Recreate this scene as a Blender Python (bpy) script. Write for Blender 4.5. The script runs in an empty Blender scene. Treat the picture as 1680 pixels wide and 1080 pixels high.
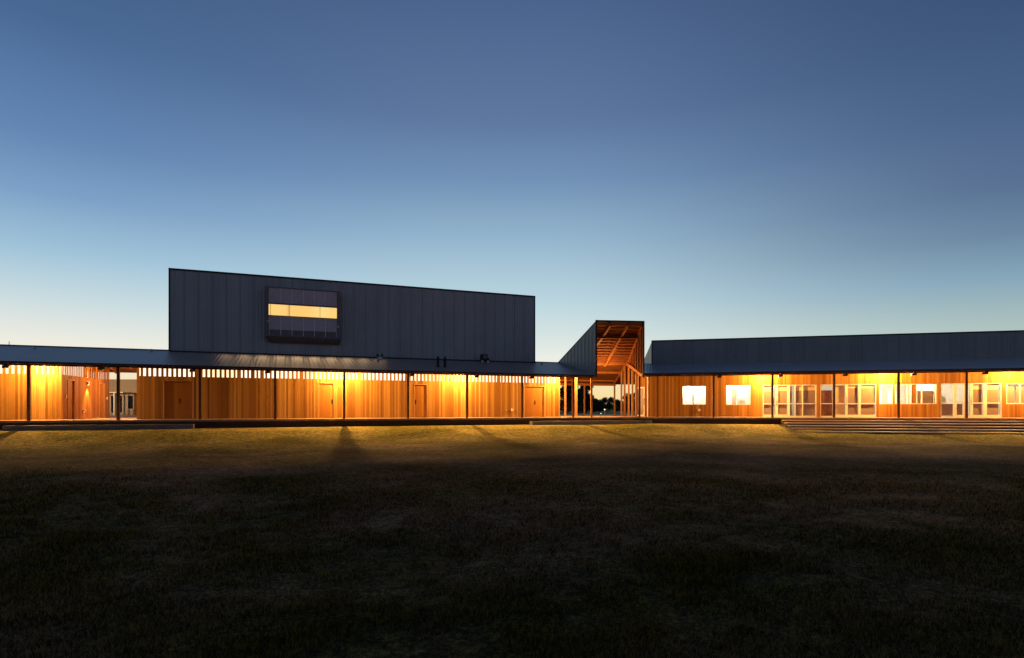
import bpy, math, random
from math import sin, cos, radians, pi, tan, atan2, sqrt, asin
from mathutils import Vector, Matrix, Euler
import numpy as np

random.seed(7)
rng = np.random.default_rng(11)
sc = bpy.context.scene
COL = sc.collection

# ------------------------------------------------------------------ frames
EYE = 0.55                      # eye height above the verandah deck (deck top is z = 0)
AL, AR = 0.3688, -0.243         # headings of the two wings
OL = (-22.885, 27.425); OR = (9.83, 39.13)

def LP(t, d, z=0.0):
    return Vector((OL[0] + t*cos(AL) - d*sin(AL), OL[1] + t*sin(AL) + d*cos(AL), z))
def RP(t, d, z=0.0):
    return Vector((OR[0] + t*cos(AR) - d*sin(AR), OR[1] + t*sin(AR) + d*cos(AR), z))

# ------------------------------------------------------------------ mesh builder
class MB:
    def __init__(self):
        self.v = []; self.f = []
    def box(self, x0, x1, y0, y1, z0, z1):
        b = len(self.v)
        self.v += [(x0,y0,z0),(x1,y0,z0),(x1,y1,z0),(x0,y1,z0),(x0,y0,z1),(x1,y0,z1),(x1,y1,z1),(x0,y1,z1)]
        self.f += [tuple(b+i for i in q) for q in ((0,3,2,1),(4,5,6,7),(0,1,5,4),(1,2,6,5),(2,3,7,6),(3,0,4,7))]
        return self
    def hexa(self, p):           # 8 points: bottom 4, top 4
        b = len(self.v); self.v += [tuple(q) for q in p]
        self.f += [tuple(b+i for i in q) for q in ((0,3,2,1),(4,5,6,7),(0,1,5,4),(1,2,6,5),(2,3,7,6),(3,0,4,7))]
        return self
    def poly(self, pts):
        b = len(self.v); self.v += [tuple(q) for q in pts]; self.f.append(tuple(range(b, b+len(pts)))); return self
    def prism(self, pts, off):   # polygon swept by an offset
        b = len(self.v); n = len(pts); off = Vector(off)
        self.v += [tuple(q) for q in pts] + [tuple(Vector(q)+off) for q in pts]
        self.f.append(tuple(b+i for i in range(n))); self.f.append(tuple(b+n+i for i in reversed(range(n))))
        for i in range(n):
            j = (i+1) % n
            self.f.append((b+i, b+n+i, b+n+j, b+j))
        return self
    def beam(self, p, q, w, h):  # rectangular bar from p to q, w sideways, h upwards
        p = Vector(p); q = Vector(q); d = (q-p).normalized()
        s = d.cross(Vector((0,0,1)))
        if s.length < 1e-4: s = Vector((1,0,0))
        s.normalize(); u = s.cross(d).normalized()
        s *= w/2; u *= h/2
        return self.hexa([p-s-u, p+s-u, q+s-u, q-s-u, p-s+u, p+s+u, q+s+u, q-s+u])
    def cyl(self, c, r0, r1, z0, z1, n=12, axis='z'):
        b = len(self.v)
        for z, r in ((z0, r0), (z1, r1)):
            for i in range(n):
                a = 2*pi*i/n
                if axis == 'z': self.v.append((c[0]+r*cos(a), c[1]+r*sin(a), z))
                elif axis == 'y': self.v.append((c[0]+r*cos(a), z, c[1]+r*sin(a)))
                else: self.v.append((z, c[0]+r*cos(a), c[1]+r*sin(a)))
        for i in range(n):
            j = (i+1) % n; self.f.append((b+i, b+j, b+n+j, b+n+i))
        self.f.append(tuple(b+i for i in reversed(range(n)))); self.f.append(tuple(b+n+i for i in range(n)))
        return self
    def build(self, name, mat, parent=None, loc=(0,0,0), rot=0.0, bevel=0.0):
        me = bpy.data.meshes.new(name); me.from_pydata(self.v, [], self.f); me.update()
        import bmesh
        bm = bmesh.new(); bm.from_mesh(me); bmesh.ops.recalc_face_normals(bm, faces=bm.faces); bm.to_mesh(me); bm.free()
        o = bpy.data.objects.new(name, me); COL.objects.link(o)
        o.location = loc; o.rotation_euler = (0,0,rot)
        if parent: o.parent = parent
        if mat: me.materials.append(mat)
        if bevel:
            m = o.modifiers.new('edge', 'BEVEL'); m.width = bevel; m.segments = 2; m.limit_method = 'ANGLE'
        return o

def tag(o, label=None, cat=None, group=None, kind=None):
    if label: o['label'] = label
    if cat: o['category'] = cat
    if group: o['group'] = group
    if kind: o['kind'] = kind
    return o
def empty(name, loc, rz=0.0):
    o = bpy.data.objects.new(name, None); COL.objects.link(o); o.location = loc; o.rotation_euler = (0,0,rz)
    o.empty_display_size = .2
    return o
def copy_tree(o, parent=None):
    c = o.copy(); COL.objects.link(c)
    if parent: c.parent = parent
    for ch in list(o.children): copy_tree(ch, c)
    return c

# ------------------------------------------------------------------ materials
def new_mat(name):
    m = bpy.data.materials.new(name); m.use_nodes = True
    nt = m.node_tree; nt.nodes.clear()
    out = nt.nodes.new('ShaderNodeOutputMaterial'); bs = nt.nodes.new('ShaderNodeBsdfPrincipled')
    nt.links.new(bs.outputs[0], out.inputs[0])
    return m, nt, bs, out
def N(nt, kind, **kw):
    n = nt.nodes.new(kind)
    for k, v in kw.items():
        if k in n.inputs: n.inputs[k].default_value = v
        else: setattr(n, k, v)
    return n
def ramp(nt, stops, interp='LINEAR'):
    r = nt.nodes.new('ShaderNodeValToRGB'); r.color_ramp.interpolation = interp
    e = r.color_ramp.elements
    while len(e) > 1: e.remove(e[-1])
    e[0].position = stops[0][0]; e[0].color = (*stops[0][1], 1)
    for p, c in stops[1:]:
        x = e.new(p); x.color = (*c, 1)
    return r
def math_(nt, op, a, b=None, c=None):
    n = nt.nodes.new('ShaderNodeMath'); n.operation = op
    for i, x in enumerate((a, b, c)):
        if x is None: continue
        if isinstance(x, (int, float)): n.inputs[i].default_value = x
        else: nt.links.new(x, n.inputs[i])
    return n.outputs[0]

def mat_boards(name, dark, mid, light, width=.095, rough=.6, seed=0.0, groove=True):
    """vertical boards along local X: tone per board, grain, knots, dark joints"""
    m, nt, bs, out = new_mat(name); L = nt.links
    tc = N(nt, 'ShaderNodeTexCoord'); sp = N(nt, 'ShaderNodeSeparateXYZ'); L.new(tc.outputs['Object'], sp.inputs[0])
    x = math_(nt, 'ADD', sp.outputs[0], seed+50.0)
    cell = math_(nt, 'FLOOR', math_(nt, 'DIVIDE', x, width))
    wn = N(nt, 'ShaderNodeTexWhiteNoise', noise_dimensions='1D'); L.new(cell, wn.inputs['W'])
    frac = math_(nt, 'FRACT', math_(nt, 'DIVIDE', x, width))
    big = N(nt, 'ShaderNodeTexNoise', noise_dimensions='1D', Scale=.9, Detail=2.0); L.new(x, big.inputs['W'])
    mp = N(nt, 'ShaderNodeMapping'); mp.inputs['Scale'].default_value = (38, 38, 1.6)
    ad = N(nt, 'ShaderNodeCombineXYZ'); L.new(wn.outputs[0], ad.inputs[2])
    va = N(nt, 'ShaderNodeVectorMath', operation='MULTIPLY_ADD'); va.inputs[1].default_value = (7, 7, 30)
    L.new(ad.outputs[0], va.inputs[0]); L.new(tc.outputs['Object'], va.inputs[2])
    L.new(va.outputs[0], mp.inputs[0])
    gr = N(nt, 'ShaderNodeTexNoise', Scale=1.0, Detail=5.0, Roughness=.65); L.new(mp.outputs[0], gr.inputs['Vector'])
    mp2 = N(nt, 'ShaderNodeMapping'); mp2.inputs['Scale'].default_value = (9, 9, 2.2); L.new(va.outputs[0], mp2.inputs[0])
    kn = N(nt, 'ShaderNodeTexVoronoi', Scale=1.0); L.new(mp2.outputs[0], kn.inputs['Vector'])
    knot = N(nt, 'ShaderNodeMapRange'); knot.inputs[1].default_value = .03; knot.inputs[2].default_value = .14
    knot.inputs[3].default_value = .45; knot.inputs[4].default_value = 1.0; L.new(kn.outputs['Distance'], knot.inputs[0])
    s = math_(nt, 'ADD', math_(nt, 'ADD', math_(nt, 'MULTIPLY', wn.outputs[0], .52), .0), math_(nt, 'MULTIPLY', gr.outputs[0], .42))
    s = math_(nt, 'ADD', s, math_(nt, 'MULTIPLY', math_(nt, 'SUBTRACT', big.outputs[0], .5), .7))
    r = ramp(nt, [(.12, dark), (.45, mid), (.85, light)]); L.new(s, r.inputs[0])
    edge = math_(nt, 'MINIMUM', frac, math_(nt, 'SUBTRACT', 1.0, frac))
    jo = N(nt, 'ShaderNodeMapRange'); jo.inputs[1].default_value = .0; jo.inputs[2].default_value = .07
    jo.inputs[3].default_value = .45 if groove else 1.0; jo.inputs[4].default_value = 1.0; L.new(edge, jo.inputs[0])
    mu = N(nt, 'ShaderNodeMix', data_type='RGBA', blend_type='MULTIPLY'); mu.inputs[0].default_value = 1.0
    L.new(r.outputs[0], mu.inputs[6])
    k2 = math_(nt, 'MULTIPLY', jo.outputs[0], knot.outputs[0]); L.new(k2, mu.inputs[7])
    L.new(mu.outputs[2], bs.inputs['Base Color'])
    bs.inputs['Roughness'].default_value = rough; bs.inputs['Specular IOR Level'].default_value = .12
    bp = N(nt, 'ShaderNodeBump', Strength=.5, Distance=.012); L.new(math_(nt, 'ADD', jo.outputs[0], math_(nt, 'MULTIPLY', gr.outputs[0], .25)), bp.inputs['Height'])
    L.new(bp.outputs[0], bs.inputs['Normal'])
    return m

def mat_timber(name, c0, c1, scale=(2, 2, 12), rough=.6):
    m, nt, bs, out = new_mat(name); L = nt.links
    tc = N(nt, 'ShaderNodeTexCoord'); mp = N(nt, 'ShaderNodeMapping'); mp.inputs['Scale'].default_value = scale
    L.new(tc.outputs['Object'], mp.inputs[0])
    no = N(nt, 'ShaderNodeTexNoise', Scale=2.0, Detail=5.0, Roughness=.6); L.new(mp.outputs[0], no.inputs['Vector'])
    r = ramp(nt, [(.3, c0), (.7, c1)]); L.new(no.outputs[0], r.inputs[0]); L.new(r.outputs[0], bs.inputs['Base Color'])
    bs.inputs['Roughness'].default_value = rough; bs.inputs['Specular IOR Level'].default_value = .25
    bp = N(nt, 'ShaderNodeBump', Strength=.3, Distance=.01); L.new(no.outputs[0], bp.inputs['Height']); L.new(bp.outputs[0], bs.inputs['Normal'])
    return m

def mat_metal(name, col, pitch=.0, metallic=.5, rough=.4, axis=0, bump=.6, dist=.02, panel=0.0):
    """painted steel sheet, ribs at 'pitch' along a local axis, faint panel-to-panel tone"""
    m, nt, bs, out = new_mat(name); L = nt.links
    tc = N(nt, 'ShaderNodeTexCoord'); sp = N(nt, 'ShaderNodeSeparateXYZ'); L.new(tc.outputs['Object'], sp.inputs[0])
    x = sp.outputs[axis]
    no = N(nt, 'ShaderNodeTexNoise', Scale=.7, Detail=4.0, Roughness=.6); L.new(tc.outputs['Object'], no.inputs['Vector'])
    st = N(nt, 'ShaderNodeMapping'); st.inputs['Scale'].default_value = (6, 6, .35); L.new(tc.outputs['Object'], st.inputs[0])
    sn = N(nt, 'ShaderNodeTexNoise', Scale=1.0, Detail=4.0); L.new(st.outputs[0], sn.inputs['Vector'])
    v = math_(nt, 'ADD', math_(nt, 'ADD', math_(nt, 'MULTIPLY', no.outputs[0], .30), .12), math_(nt, 'MULTIPLY', sn.outputs[0], .22))
    if panel:
        wn = N(nt, 'ShaderNodeTexWhiteNoise', noise_dimensions='1D')
        L.new(math_(nt, 'FLOOR', math_(nt, 'DIVIDE', math_(nt, 'ADD', x, 40.0), panel)), wn.inputs['W'])
        v = math_(nt, 'ADD', v, math_(nt, 'MULTIPLY', wn.outputs[0], .12))
    c0 = tuple(c*.72 for c in col); c1 = tuple(c*1.28 for c in col)
    r = ramp(nt, [(.2, c0), (.8, c1)]); L.new(v, r.inputs[0]); L.new(r.outputs[0], bs.inputs['Base Color'])
    bs.inputs['Metallic'].default_value = metallic
    rr = N(nt, 'ShaderNodeMapRange'); rr.inputs[3].default_value = rough-.08; rr.inputs[4].default_value = rough+.1
    L.new(sn.outputs[0], rr.inputs[0]); L.new(rr.outputs[0], bs.inputs['Roughness'])
    if pitch:
        w = math_(nt, 'SINE', math_(nt, 'MULTIPLY', x, 2*pi/pitch))
        bp = N(nt, 'ShaderNodeBump', Strength=bump, Distance=dist); L.new(w, bp.inputs['Height']); L.new(bp.outputs[0], bs.inputs['Normal'])
    return m

def mat_plain(name, col, rough=.6, metallic=0.0, var=.15, scale=6.0):
    m, nt, bs, out = new_mat(name); L = nt.links
    tc = N(nt, 'ShaderNodeTexCoord'); no = N(nt, 'ShaderNodeTexNoise', Scale=scale, Detail=4.0); L.new(tc.outputs['Object'], no.inputs['Vector'])
    r = ramp(nt, [(.3, tuple(c*(1-var) for c in col)), (.7, tuple(min(1, c*(1+var)) for c in col))])
    L.new(no.outputs[0], r.inputs[0]); L.new(r.outputs[0], bs.inputs['Base Color'])
    bs.inputs['Roughness'].default_value = rough; bs.inputs['Metallic'].default_value = metallic
    return m

def mat_emit(name, col, strength, var=0.0, scale=(1, 1, 1), col2=None):
    m, nt, bs, out = new_mat(name); L = nt.links
    em = N(nt, 'ShaderNodeEmission'); em.inputs[1].default_value = strength
    if var:
        tc = N(nt, 'ShaderNodeTexCoord'); mp = N(nt, 'ShaderNodeMapping'); mp.inputs['Scale'].default_value = scale
        L.new(tc.outputs['Object'], mp.inputs[0])
        no = N(nt, 'ShaderNodeTexNoise', Scale=1.0, Detail=3.0); L.new(mp.outputs[0], no.inputs['Vector'])
        c2 = col2 or tuple(c*(1-var) for c in col)
        r = ramp(nt, [(.38, c2), (.62, col)]); L.new(no.outputs[0], r.inputs[0]); L.new(r.outputs[0], em.inputs[0])
    else: em.inputs[0].default_value = (*col, 1)
    L.new(em.outputs[0], out.inputs[0])
    return m

def mat_glass(name, refl=.12, tint=(1, 1, 1)):
    m, nt, bs, out = new_mat(name); L = nt.links
    tr = N(nt, 'ShaderNodeBsdfTransparent'); tr.inputs[0].default_value = (*tint, 1)
    gl = N(nt, 'ShaderNodeBsdfGlossy'); gl.inputs['Roughness'].default_value = .03
    mx = N(nt, 'ShaderNodeMixShader'); fr = N(nt, 'ShaderNodeLayerWeight'); fr.inputs[0].default_value = .5
    s = math_(nt, 'ADD', math_(nt, 'MULTIPLY', math_(nt, 'POWER', fr.outputs['Facing'], 4.0), .8), refl)
    L.new(s, mx.inputs[0]); L.new(tr.outputs[0], mx.inputs[1]); L.new(gl.outputs[0], mx.inputs[2]); L.new(mx.outputs[0], out.inputs[0])
    return m

M = {}
M['boards'] = mat_boards('weatherboard_timber', (.17,.066,.015), (.31,.145,.034), (.52,.29,.085))
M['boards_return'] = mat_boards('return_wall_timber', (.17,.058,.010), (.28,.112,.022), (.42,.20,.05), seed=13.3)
M['boards_east'] = mat_boards('east_timber', (.21,.075,.015), (.32,.135,.029), (.46,.225,.06), seed=31.7)
M['door'] = mat_boards('door_timber', (.26,.105,.022), (.35,.155,.034), (.44,.21,.05), width=.3, groove=False, seed=4.2)
M['slat'] = mat_timber('slat_timber', (.22,.085,.03), (.42,.19,.06))
M['frame_timber'] = mat_timber('trim_timber', (.36,.19,.09), (.5,.28,.13))
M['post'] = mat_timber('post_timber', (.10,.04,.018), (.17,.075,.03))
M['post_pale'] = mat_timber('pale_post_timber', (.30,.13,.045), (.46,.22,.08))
M['structure'] = mat_timber('frame_timber_warm', (.30,.115,.035), (.46,.19,.06), scale=(3, 3, 3))
M['lining'] = mat_timber('ceiling_lining', (.15,.055,.018), (.25,.10,.032), scale=(1, 6, 1))
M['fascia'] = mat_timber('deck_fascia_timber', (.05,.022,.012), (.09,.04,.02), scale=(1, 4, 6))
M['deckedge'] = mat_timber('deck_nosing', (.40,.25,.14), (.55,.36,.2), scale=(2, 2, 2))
M['deck'] = mat_boards('deck_boards', (.30,.18,.10), (.40,.26,.15), (.52,.36,.22), width=.14, rough=.55)
M['sleeper'] = mat_timber('weathered_sleeper', (.14,.12,.10), (.26,.22,.18), scale=(1, 5, 5))
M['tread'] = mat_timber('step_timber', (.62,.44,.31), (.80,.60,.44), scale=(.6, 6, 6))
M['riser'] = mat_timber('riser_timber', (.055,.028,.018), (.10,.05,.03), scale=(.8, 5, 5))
M['roof'] = mat_metal('corrugated_roof_steel', (.50,.45,.41), pitch=0, metallic=.2, rough=.38)
M['roof_east'] = mat_metal('east_roof_steel', (.60,.66,.72), pitch=0, metallic=.2, rough=.34)
for n_ in M['roof'].node_tree.nodes:
    if n_.type == 'BSDF_PRINCIPLED': n_.inputs['Specular IOR Level'].default_value = .6
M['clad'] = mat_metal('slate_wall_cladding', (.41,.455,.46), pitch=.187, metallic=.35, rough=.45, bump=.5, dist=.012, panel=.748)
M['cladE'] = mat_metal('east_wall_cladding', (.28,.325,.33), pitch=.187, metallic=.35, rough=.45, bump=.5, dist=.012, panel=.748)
M['rib'] = mat_plain('seam_steel', (.30,.33,.34), .45, .3)
M['flash'] = mat_plain('black_flashing', (.018,.02,.024), .5, .3)
M['gutter'] = mat_plain('dark_gutter', (.045,.03,.025), .5, .2)
M['beam_dark'] = mat_timber('eave_beam_timber', (.075,.03,.015), (.13,.05,.022), scale=(1, 4, 4))
M['black'] = mat_plain('black_metal', (.02,.02,.02), .5, .3)
M['steel'] = mat_plain('brushed_steel', (.5,.5,.5), .35, .9)
M['white'] = mat_plain('white_paint', (.75,.72,.66), .5)
M['aluframe'] = mat_plain('cream_aluminium', (.76,.70,.60), .45, .1, .08)
M['baymetal'] = mat_plain('bay_dark_steel', (.20,.185,.19), .5, .2)
M['baypanel'] = mat_plain('bay_grey_panel', (.62,.56,.62), .4, .05, .08)
M['baybar'] = mat_plain('bay_pale_bar', (.9,.88,.88), .4, .0)
M['interior'] = mat_plain('interior_white', (.70,.66,.58), .7, 0, .06)
M['interior_floor'] = mat_plain('interior_floor', (.18,.15,.12), .5)
M['cupboard'] = mat_timber('cupboard_ply', (.55,.40,.22), (.68,.5,.3))
M['blind'] = mat_plain('brown_blind', (.34,.225,.155), .75, 0, .1, 20)
M['cream'] = mat_plain('cream_panel', (.80,.62,.34), .6, 0, .05)
M['glass'] = mat_glass('window_glass', .05)
M['dark_interior'] = mat_plain('dark_glass', (.012,.014,.02), .1, 0, .3)
M['beige'] = mat_metal('beige_cladding', (.50,.40,.27), pitch=.25, metallic=.0, rough=.6)
M['slot'] = mat_emit('lit_clerestory_pane', (1.0, .88, .68), 1.7, .4, (.35, 1, .8), col2=(1.0, .66, .34))
M['baylit'] = mat_emit('lit_bay_blind', (1.0, .70, .25), 1.05, .3, (.8, 1, .2), col2=(1.0, .58, .17))
M['tube'] = mat_emit('warm_lamp_diffuser', (1.0, .66, .25), 14.0)
M['tubew'] = mat_emit('ceiling_light_diffuser', (1.0, .86, .62), 6.0)
M['glow'] = mat_emit('far_lamp_glow', (1.0, .78, .45), 5.0)

# ------------------------------------------------------------------ west wing
W = empty('school_building', LP(0, 0, 0), AL)
tag(W, 'long low timber clad wing with slotted clerestory, left of the open gateway', 'building')

SL = (4.0-2.76)/5.65            # roof fall
def roof_z(d): return 2.76 + SL*(d+.35) if d <= 5.3 else 4.0 - SL*(d-5.3)

def wall_mb(t0, t1, z0, z1, holes, thick, mb=None):
    """wall in local x (along) / z, y from 0 to thick, with rectangular holes"""
    mb = mb or MB()
    xs = sorted({t0, t1, *[h[0] for h in holes], *[h[1] for h in holes]})
    zs = sorted({z0, z1, *[h[2] for h in holes], *[h[3] for h in holes]})
    for a, b in zip(xs, xs[1:]):
        run = None
        for c, d in zip(zs, zs[1:]):
            mx, mz = (a+b)/2, (c+d)/2
            solid = not any(h[0] < mx < h[1] and h[2] < mz < h[3] for h in holes)
            if solid:
                run = (run[0], d) if run else (c, d)
            if (not solid or d == zs[-1]) and run:
                mb.box(a, b, 0, thick, run[0], run[1]); run = None
    return mb

def slats(mb, t0, t1, z0, z1, pitch=.235, w=.105, depth=.09):
    n = int((t1-t0)/pitch); p = (t1-t0)/n
    for i in range(n+1):
        ww = w*(1.0 + .9*(random.random() < .08))
        x = t0 + p*i - ww/2 + random.uniform(-.008, .008)
        x0 = max(t0, x); x1 = min(t1, x+ww)
        if x1 > x0: mb.box(x0, x1, .0, depth, z0, z1)

ZT = 2.32
# segment A (far left) and segment B (under the tall box)
doorsB = [(5.09, 6.56), (13.12, 14.04), (18.83, 19.72), (26.33, 27.86)]
wa = wall_mb(-9.0, .56, 0, ZT, [], .16); slats(wa, -9.0, .56, ZT, 3.15)
wa.build('wall', M['boards'], W, (0, 2.4, 0))
wb = wall_mb(0, 25.14, 0, ZT, [(a-3.88, b-3.88, 0, 2.11) for a, b in doorsB], .16); slats(wb, 0, 25.14, ZT, 3.15)
wb.build('wall', M['boards'], W, (3.88, 2.4, 0))
for (x0, x1) in ((-9.0, .5), (3.98, 28.95)):
    MB().box(x0, x1, 2.53, 2.56, ZT+.003, 3.12).build('clerestory_pane', M['slot'], W)
# end walls, rear walls (their roof-side tops stop under the soffit)
def gable(mb, t, d0, d1, th):
    pts = [(t, d0, 0), (t, d1, 0), (t, d1, roof_z(d1)-.22)]
    if d0 < 5.3 < d1: pts.append((t, 5.3, 3.76))
    pts.append((t, d0, roof_z(d0)-.22))
    mb.prism(pts, (th, 0, 0))
g = MB(); gable(g, 3.9, 2.575, 8.3, .15); g.build('end_wall', M['boards_return'], W)
g = MB(); gable(g, 28.86, 2.575, 8.3, .15); g.build('end_wall', M['boards_return'], W)
MB().box(4.06, 28.85, 8.15, 8.3, 0, 3.1).build('rear_wall', M['boards'], W)
MB().box(-9, -0.0, 8.6, 8.75, 0, 3.0).build('rear_wall', M['boards'], W)

# return wall beside the breezeway, with two recessed doors and a slatted top
ra = atan2(.996, .085)
retdoors = [(.68, 1.52), (4.74, 5.6)]
wr = wall_mb(.005, 6.35, 0, ZT, [(a, b, 0, 2.1) for a, b in retdoors], .16); slats(wr, .03, 6.35, ZT, 3.35, pitch=.24, w=.085, depth=.035)
ROT = ra
# local +y must point into segment A (towards -t): mirror by drawing from the far end
def ret_loc(s, y=0.0, z=0.0):   # s metres back from the front corner, y towards the breezeway
    dx, dy = cos(ra), sin(ra)
    return (.56 + s*dx + y*dy, 2.4 + s*dy - y*dx, z)
wr.v = [(x, y+.002, z) for x, y, z in wr.v]
wo = wr.build('return_wall', M['boards_return'], W, (.56, 2.4, 0), ra)
# return-wall clerestory (lit room behind the slats near the corner)
MB().box(.18, 2.7, .045, .055, ZT+.01, 3.2).build('clerestory_pane', M['slot'], W, (.56, 2.4, 0), ra)

def door(parent, a, b, h, loc, rot, leaves=1, handle_at=None, inset=.07):
    fr = MB(); w = b-a
    fr.box(0, .045, -.02, .13, 0, h).box(w-.045, w, -.02, .13, 0, h).box(.045, w-.045, -.02, .13, h-.045, h)
    d = fr.build('door', M['frame_timber'], parent, loc, rot)
    n = leaves; lw = (w-.09)/n
    for i in range(n):
        MB().box(.048+i*lw, .042+(i+1)*lw, inset, inset+.045, .01, h-.05).build('leaf', M['door'], d)
    hx = handle_at if handle_at is not None else w-.13
    hm = MB(); hm.box(hx-.03, hx+.03, inset-.012, inset, .86, 1.12)
    hm.cyl((hx, 1.05), .012, .012, inset-.06, inset-.012, 8, 'y'); hm.box(hx-.012, hx+.07, inset-.075, inset-.058, 1.04, 1.06)
    hm.cyl((hx, .93), .018, .018, inset-.03, inset-.012, 8, 'y')
    hm.build('handle', M['black'], d)
    return d
door(W, *doorsB[0], 2.11, (doorsB[0][0], 2.4, 0), 0, 2, .80)
door(W, *doorsB[1], 2.11, (doorsB[1][0], 2.4, 0), 0, 1)
door(W, *doorsB[2], 2.11, (doorsB[2][0], 2.4, 0), 0, 1, .13)
door(W, *doorsB[3], 2.11, (doorsB[3][0], 2.4, 0), 0, 2, .84)
for a, b in retdoors:
    p = ret_loc(a)
    door(W, a, b, 2.1, p, ra, 1, .12)

# verandah roof: corrugated sheet on top, timber lining below
PT = 30.32                      # where the gateway wall cuts the roof
def slab(mb, a0, a1, d0, d1, z0, z1, th):
    """sloping slab; a0/a1 = (t at d0, t at d1) of left and right edges"""
    mb.hexa([(a0[0], d0, z0-th), (a1[0], d0, z0-th), (a1[1], d1, z1-th), (a0[1], d1, z1-th),
             (a0[0], d0, z0), (a1[0], d0, z0), (a1[1], d1, z1), (a0[1], d1, z1)])
def corrugated(parent, a0, a1, d0, d1, z0, z1, mat, pitch=.20, amp=.007, name='roof'):
    """real corrugations running up the slope; left and right edges may be skewed"""
    tmin = min(a0); tmax = max(a1); n = int((tmax-tmin)/pitch*6)
    xs = np.append(tmin+np.arange(n+1)*pitch/6, tmax); v = []; f = []
    rows = []
    for x in xs:
        # clip both ends of the line to the skewed edges
        lo, hi = 0.0, 1.0
        if a0[0] != a0[1]:
            k = (x-a0[0])/(a0[1]-a0[0])
            if x < max(a0):
                if a0[1] < a0[0]: lo = max(lo, min(1, k))
                else: hi = min(hi, max(0, k))
        if a1[0] != a1[1] and x > min(a1):
            k = (x-a1[0])/(a1[1]-a1[0])
            if a1[1] < a1[0]: hi = min(hi, max(0, k))
            else: lo = max(lo, min(1, k))
        zz = amp*sin(2*pi*x/pitch)
        rows.append((x, lo, hi, zz))
    for x, lo, hi, zz in rows:
        for k in (lo, hi): v.append((x, d0+(d1-d0)*k, z0+(z1-z0)*k+zz+.002))
    for i in range(len(rows)-1): f.append((2*i, 2*i+2, 2*i+3, 2*i+1))
    mb = MB(); mb.v = v; mb.f = f
    # thickness underneath (flat tray)
    b = MB(); slab(b, a0, a1, d0, d1, z0-.02, z1-.02, .05)
    k = len(mb.v); mb.v += b.v; mb.f += [tuple(i+k for i in q) for q in b.f]
    return mb.build(name, mat, parent)
corrugated(W, (-9.5, -9.5), (PT, PT), -.40, 5.3, 2.76, 4.0, M['roof'])
corrugated(W, (3.9, 3.9), (PT, PT), 5.3, 10.95, 4.0, 2.76, M['roof'])
corrugated(W, (-9.5, -9.5), (3.89, 3.89), 5.3, 9.95, 4.0, 4.0-SL*4.65, M['roof'])
s = MB(); slab(s, (-9.5, -9.5), (PT-.02, PT-.02), -.30, 5.3, 2.70, 3.92, .03); s.build('verandah_soffit', M['lining'], W)
s = MB(); slab(s, (3.92, 3.92), (PT-.02, PT-.02), 5.3, 10.9, 3.92, 2.69, .03); s.build('verandah_soffit', M['lining'], W)
s = MB(); slab(s, (-9.5, -9.5), (3.88, 3.88), 5.3, 9.9, 3.92, 3.92-SL*4.6, .03); s.build('verandah_soffit', M['lining'], W)
MB().box(-9.5, PT, -.52, -.405, 2.655, 2.765).build('gutter', M['gutter'], W)
MB().box(3.9, PT, 10.9, 11.0, 2.62, 2.78).build('gutter', M['gutter'], W)
MB().box(-9.5, PT, -.05, .05, 2.60, 2.71).build('eave_beam', M['beam_dark'], W)
MB().box(3.9, PT, 10.5, 10.6, 2.56, 2.74).build('eave_beam', M['structure'], W)
rc = MB(); rc.box(-9.5, PT, 5.2, 5.4, 3.985, 4.03); rc.build('ridge_cap', M['flash'], W)
for t in (-7.2, -3.6, 0, 3.6, 7.2, 10.8, 14.4, 18.0, 21.6, 25.2, 28.8):
    MB().box(t-.062, t+.062, -.06, .06, 0.0, 2.60).build('verandah_post', M['post'], W)
for t in np.arange(7.2, 30, 3.6):
    MB().box(t-.05, t+.05, 10.47, 10.57, 0, 2.56).build('rear_post', M['post_pale'], W)
# rafters under the back slope, seen through the openings
for t in (1.2, 3.0, 29.3, 29.95):
    MB().beam((t, 5.4, 3.82), (t, 9.8, 2.86), .05, .14).build('rafter', M['structure'], W)

# ------------------------------------------------------------------ tall metal-clad box above the west wing
H = empty('upper_storey', LP(4.98, 5.0, 3.0), AL)
tag(H, 'tall slate metal box volume rising above the low timber wing, with lit bay window', 'building')
BW = 28.23-4.98
z0h, zt0, zt1 = .62, 5.73, 5.74
b = MB()
b.hexa([(0,0,-.1),(BW,0,-.1),(BW,5.2,-.1),(0,5.2,-.1),(0,0,zt0),(BW,0,zt1),(BW,5.2,4.1),(0,5.2,4.1)])
b.build('wall', M['clad'], H)
rb = MB()
for i in range(1, 31):
    x = i*.748
    if x < BW-.1: rb.box(x-.014, x+.014, -.022, -.001, .3, zt0-.06)
rb.build('wall_seams', M['rib'], H)
MB().box(-.05, BW+.05, -.06, .12, zt0-.03, zt0+.06).build('parapet_flashing', M['flash'], H)
MB().box(-.045, .03, -.045, .0-.002, .3, zt0-.03).build('corner_flashing', M['flash'], H)
MB().box(BW-.03, BW+.045, -.045, -.002, .3, zt0-.03).build('corner_flashing', M['flash'], H)
MB().box(.05, BW-.05, -.30, -.003, .80, .95).build('base_flashing', M['flash'], H)
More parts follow.
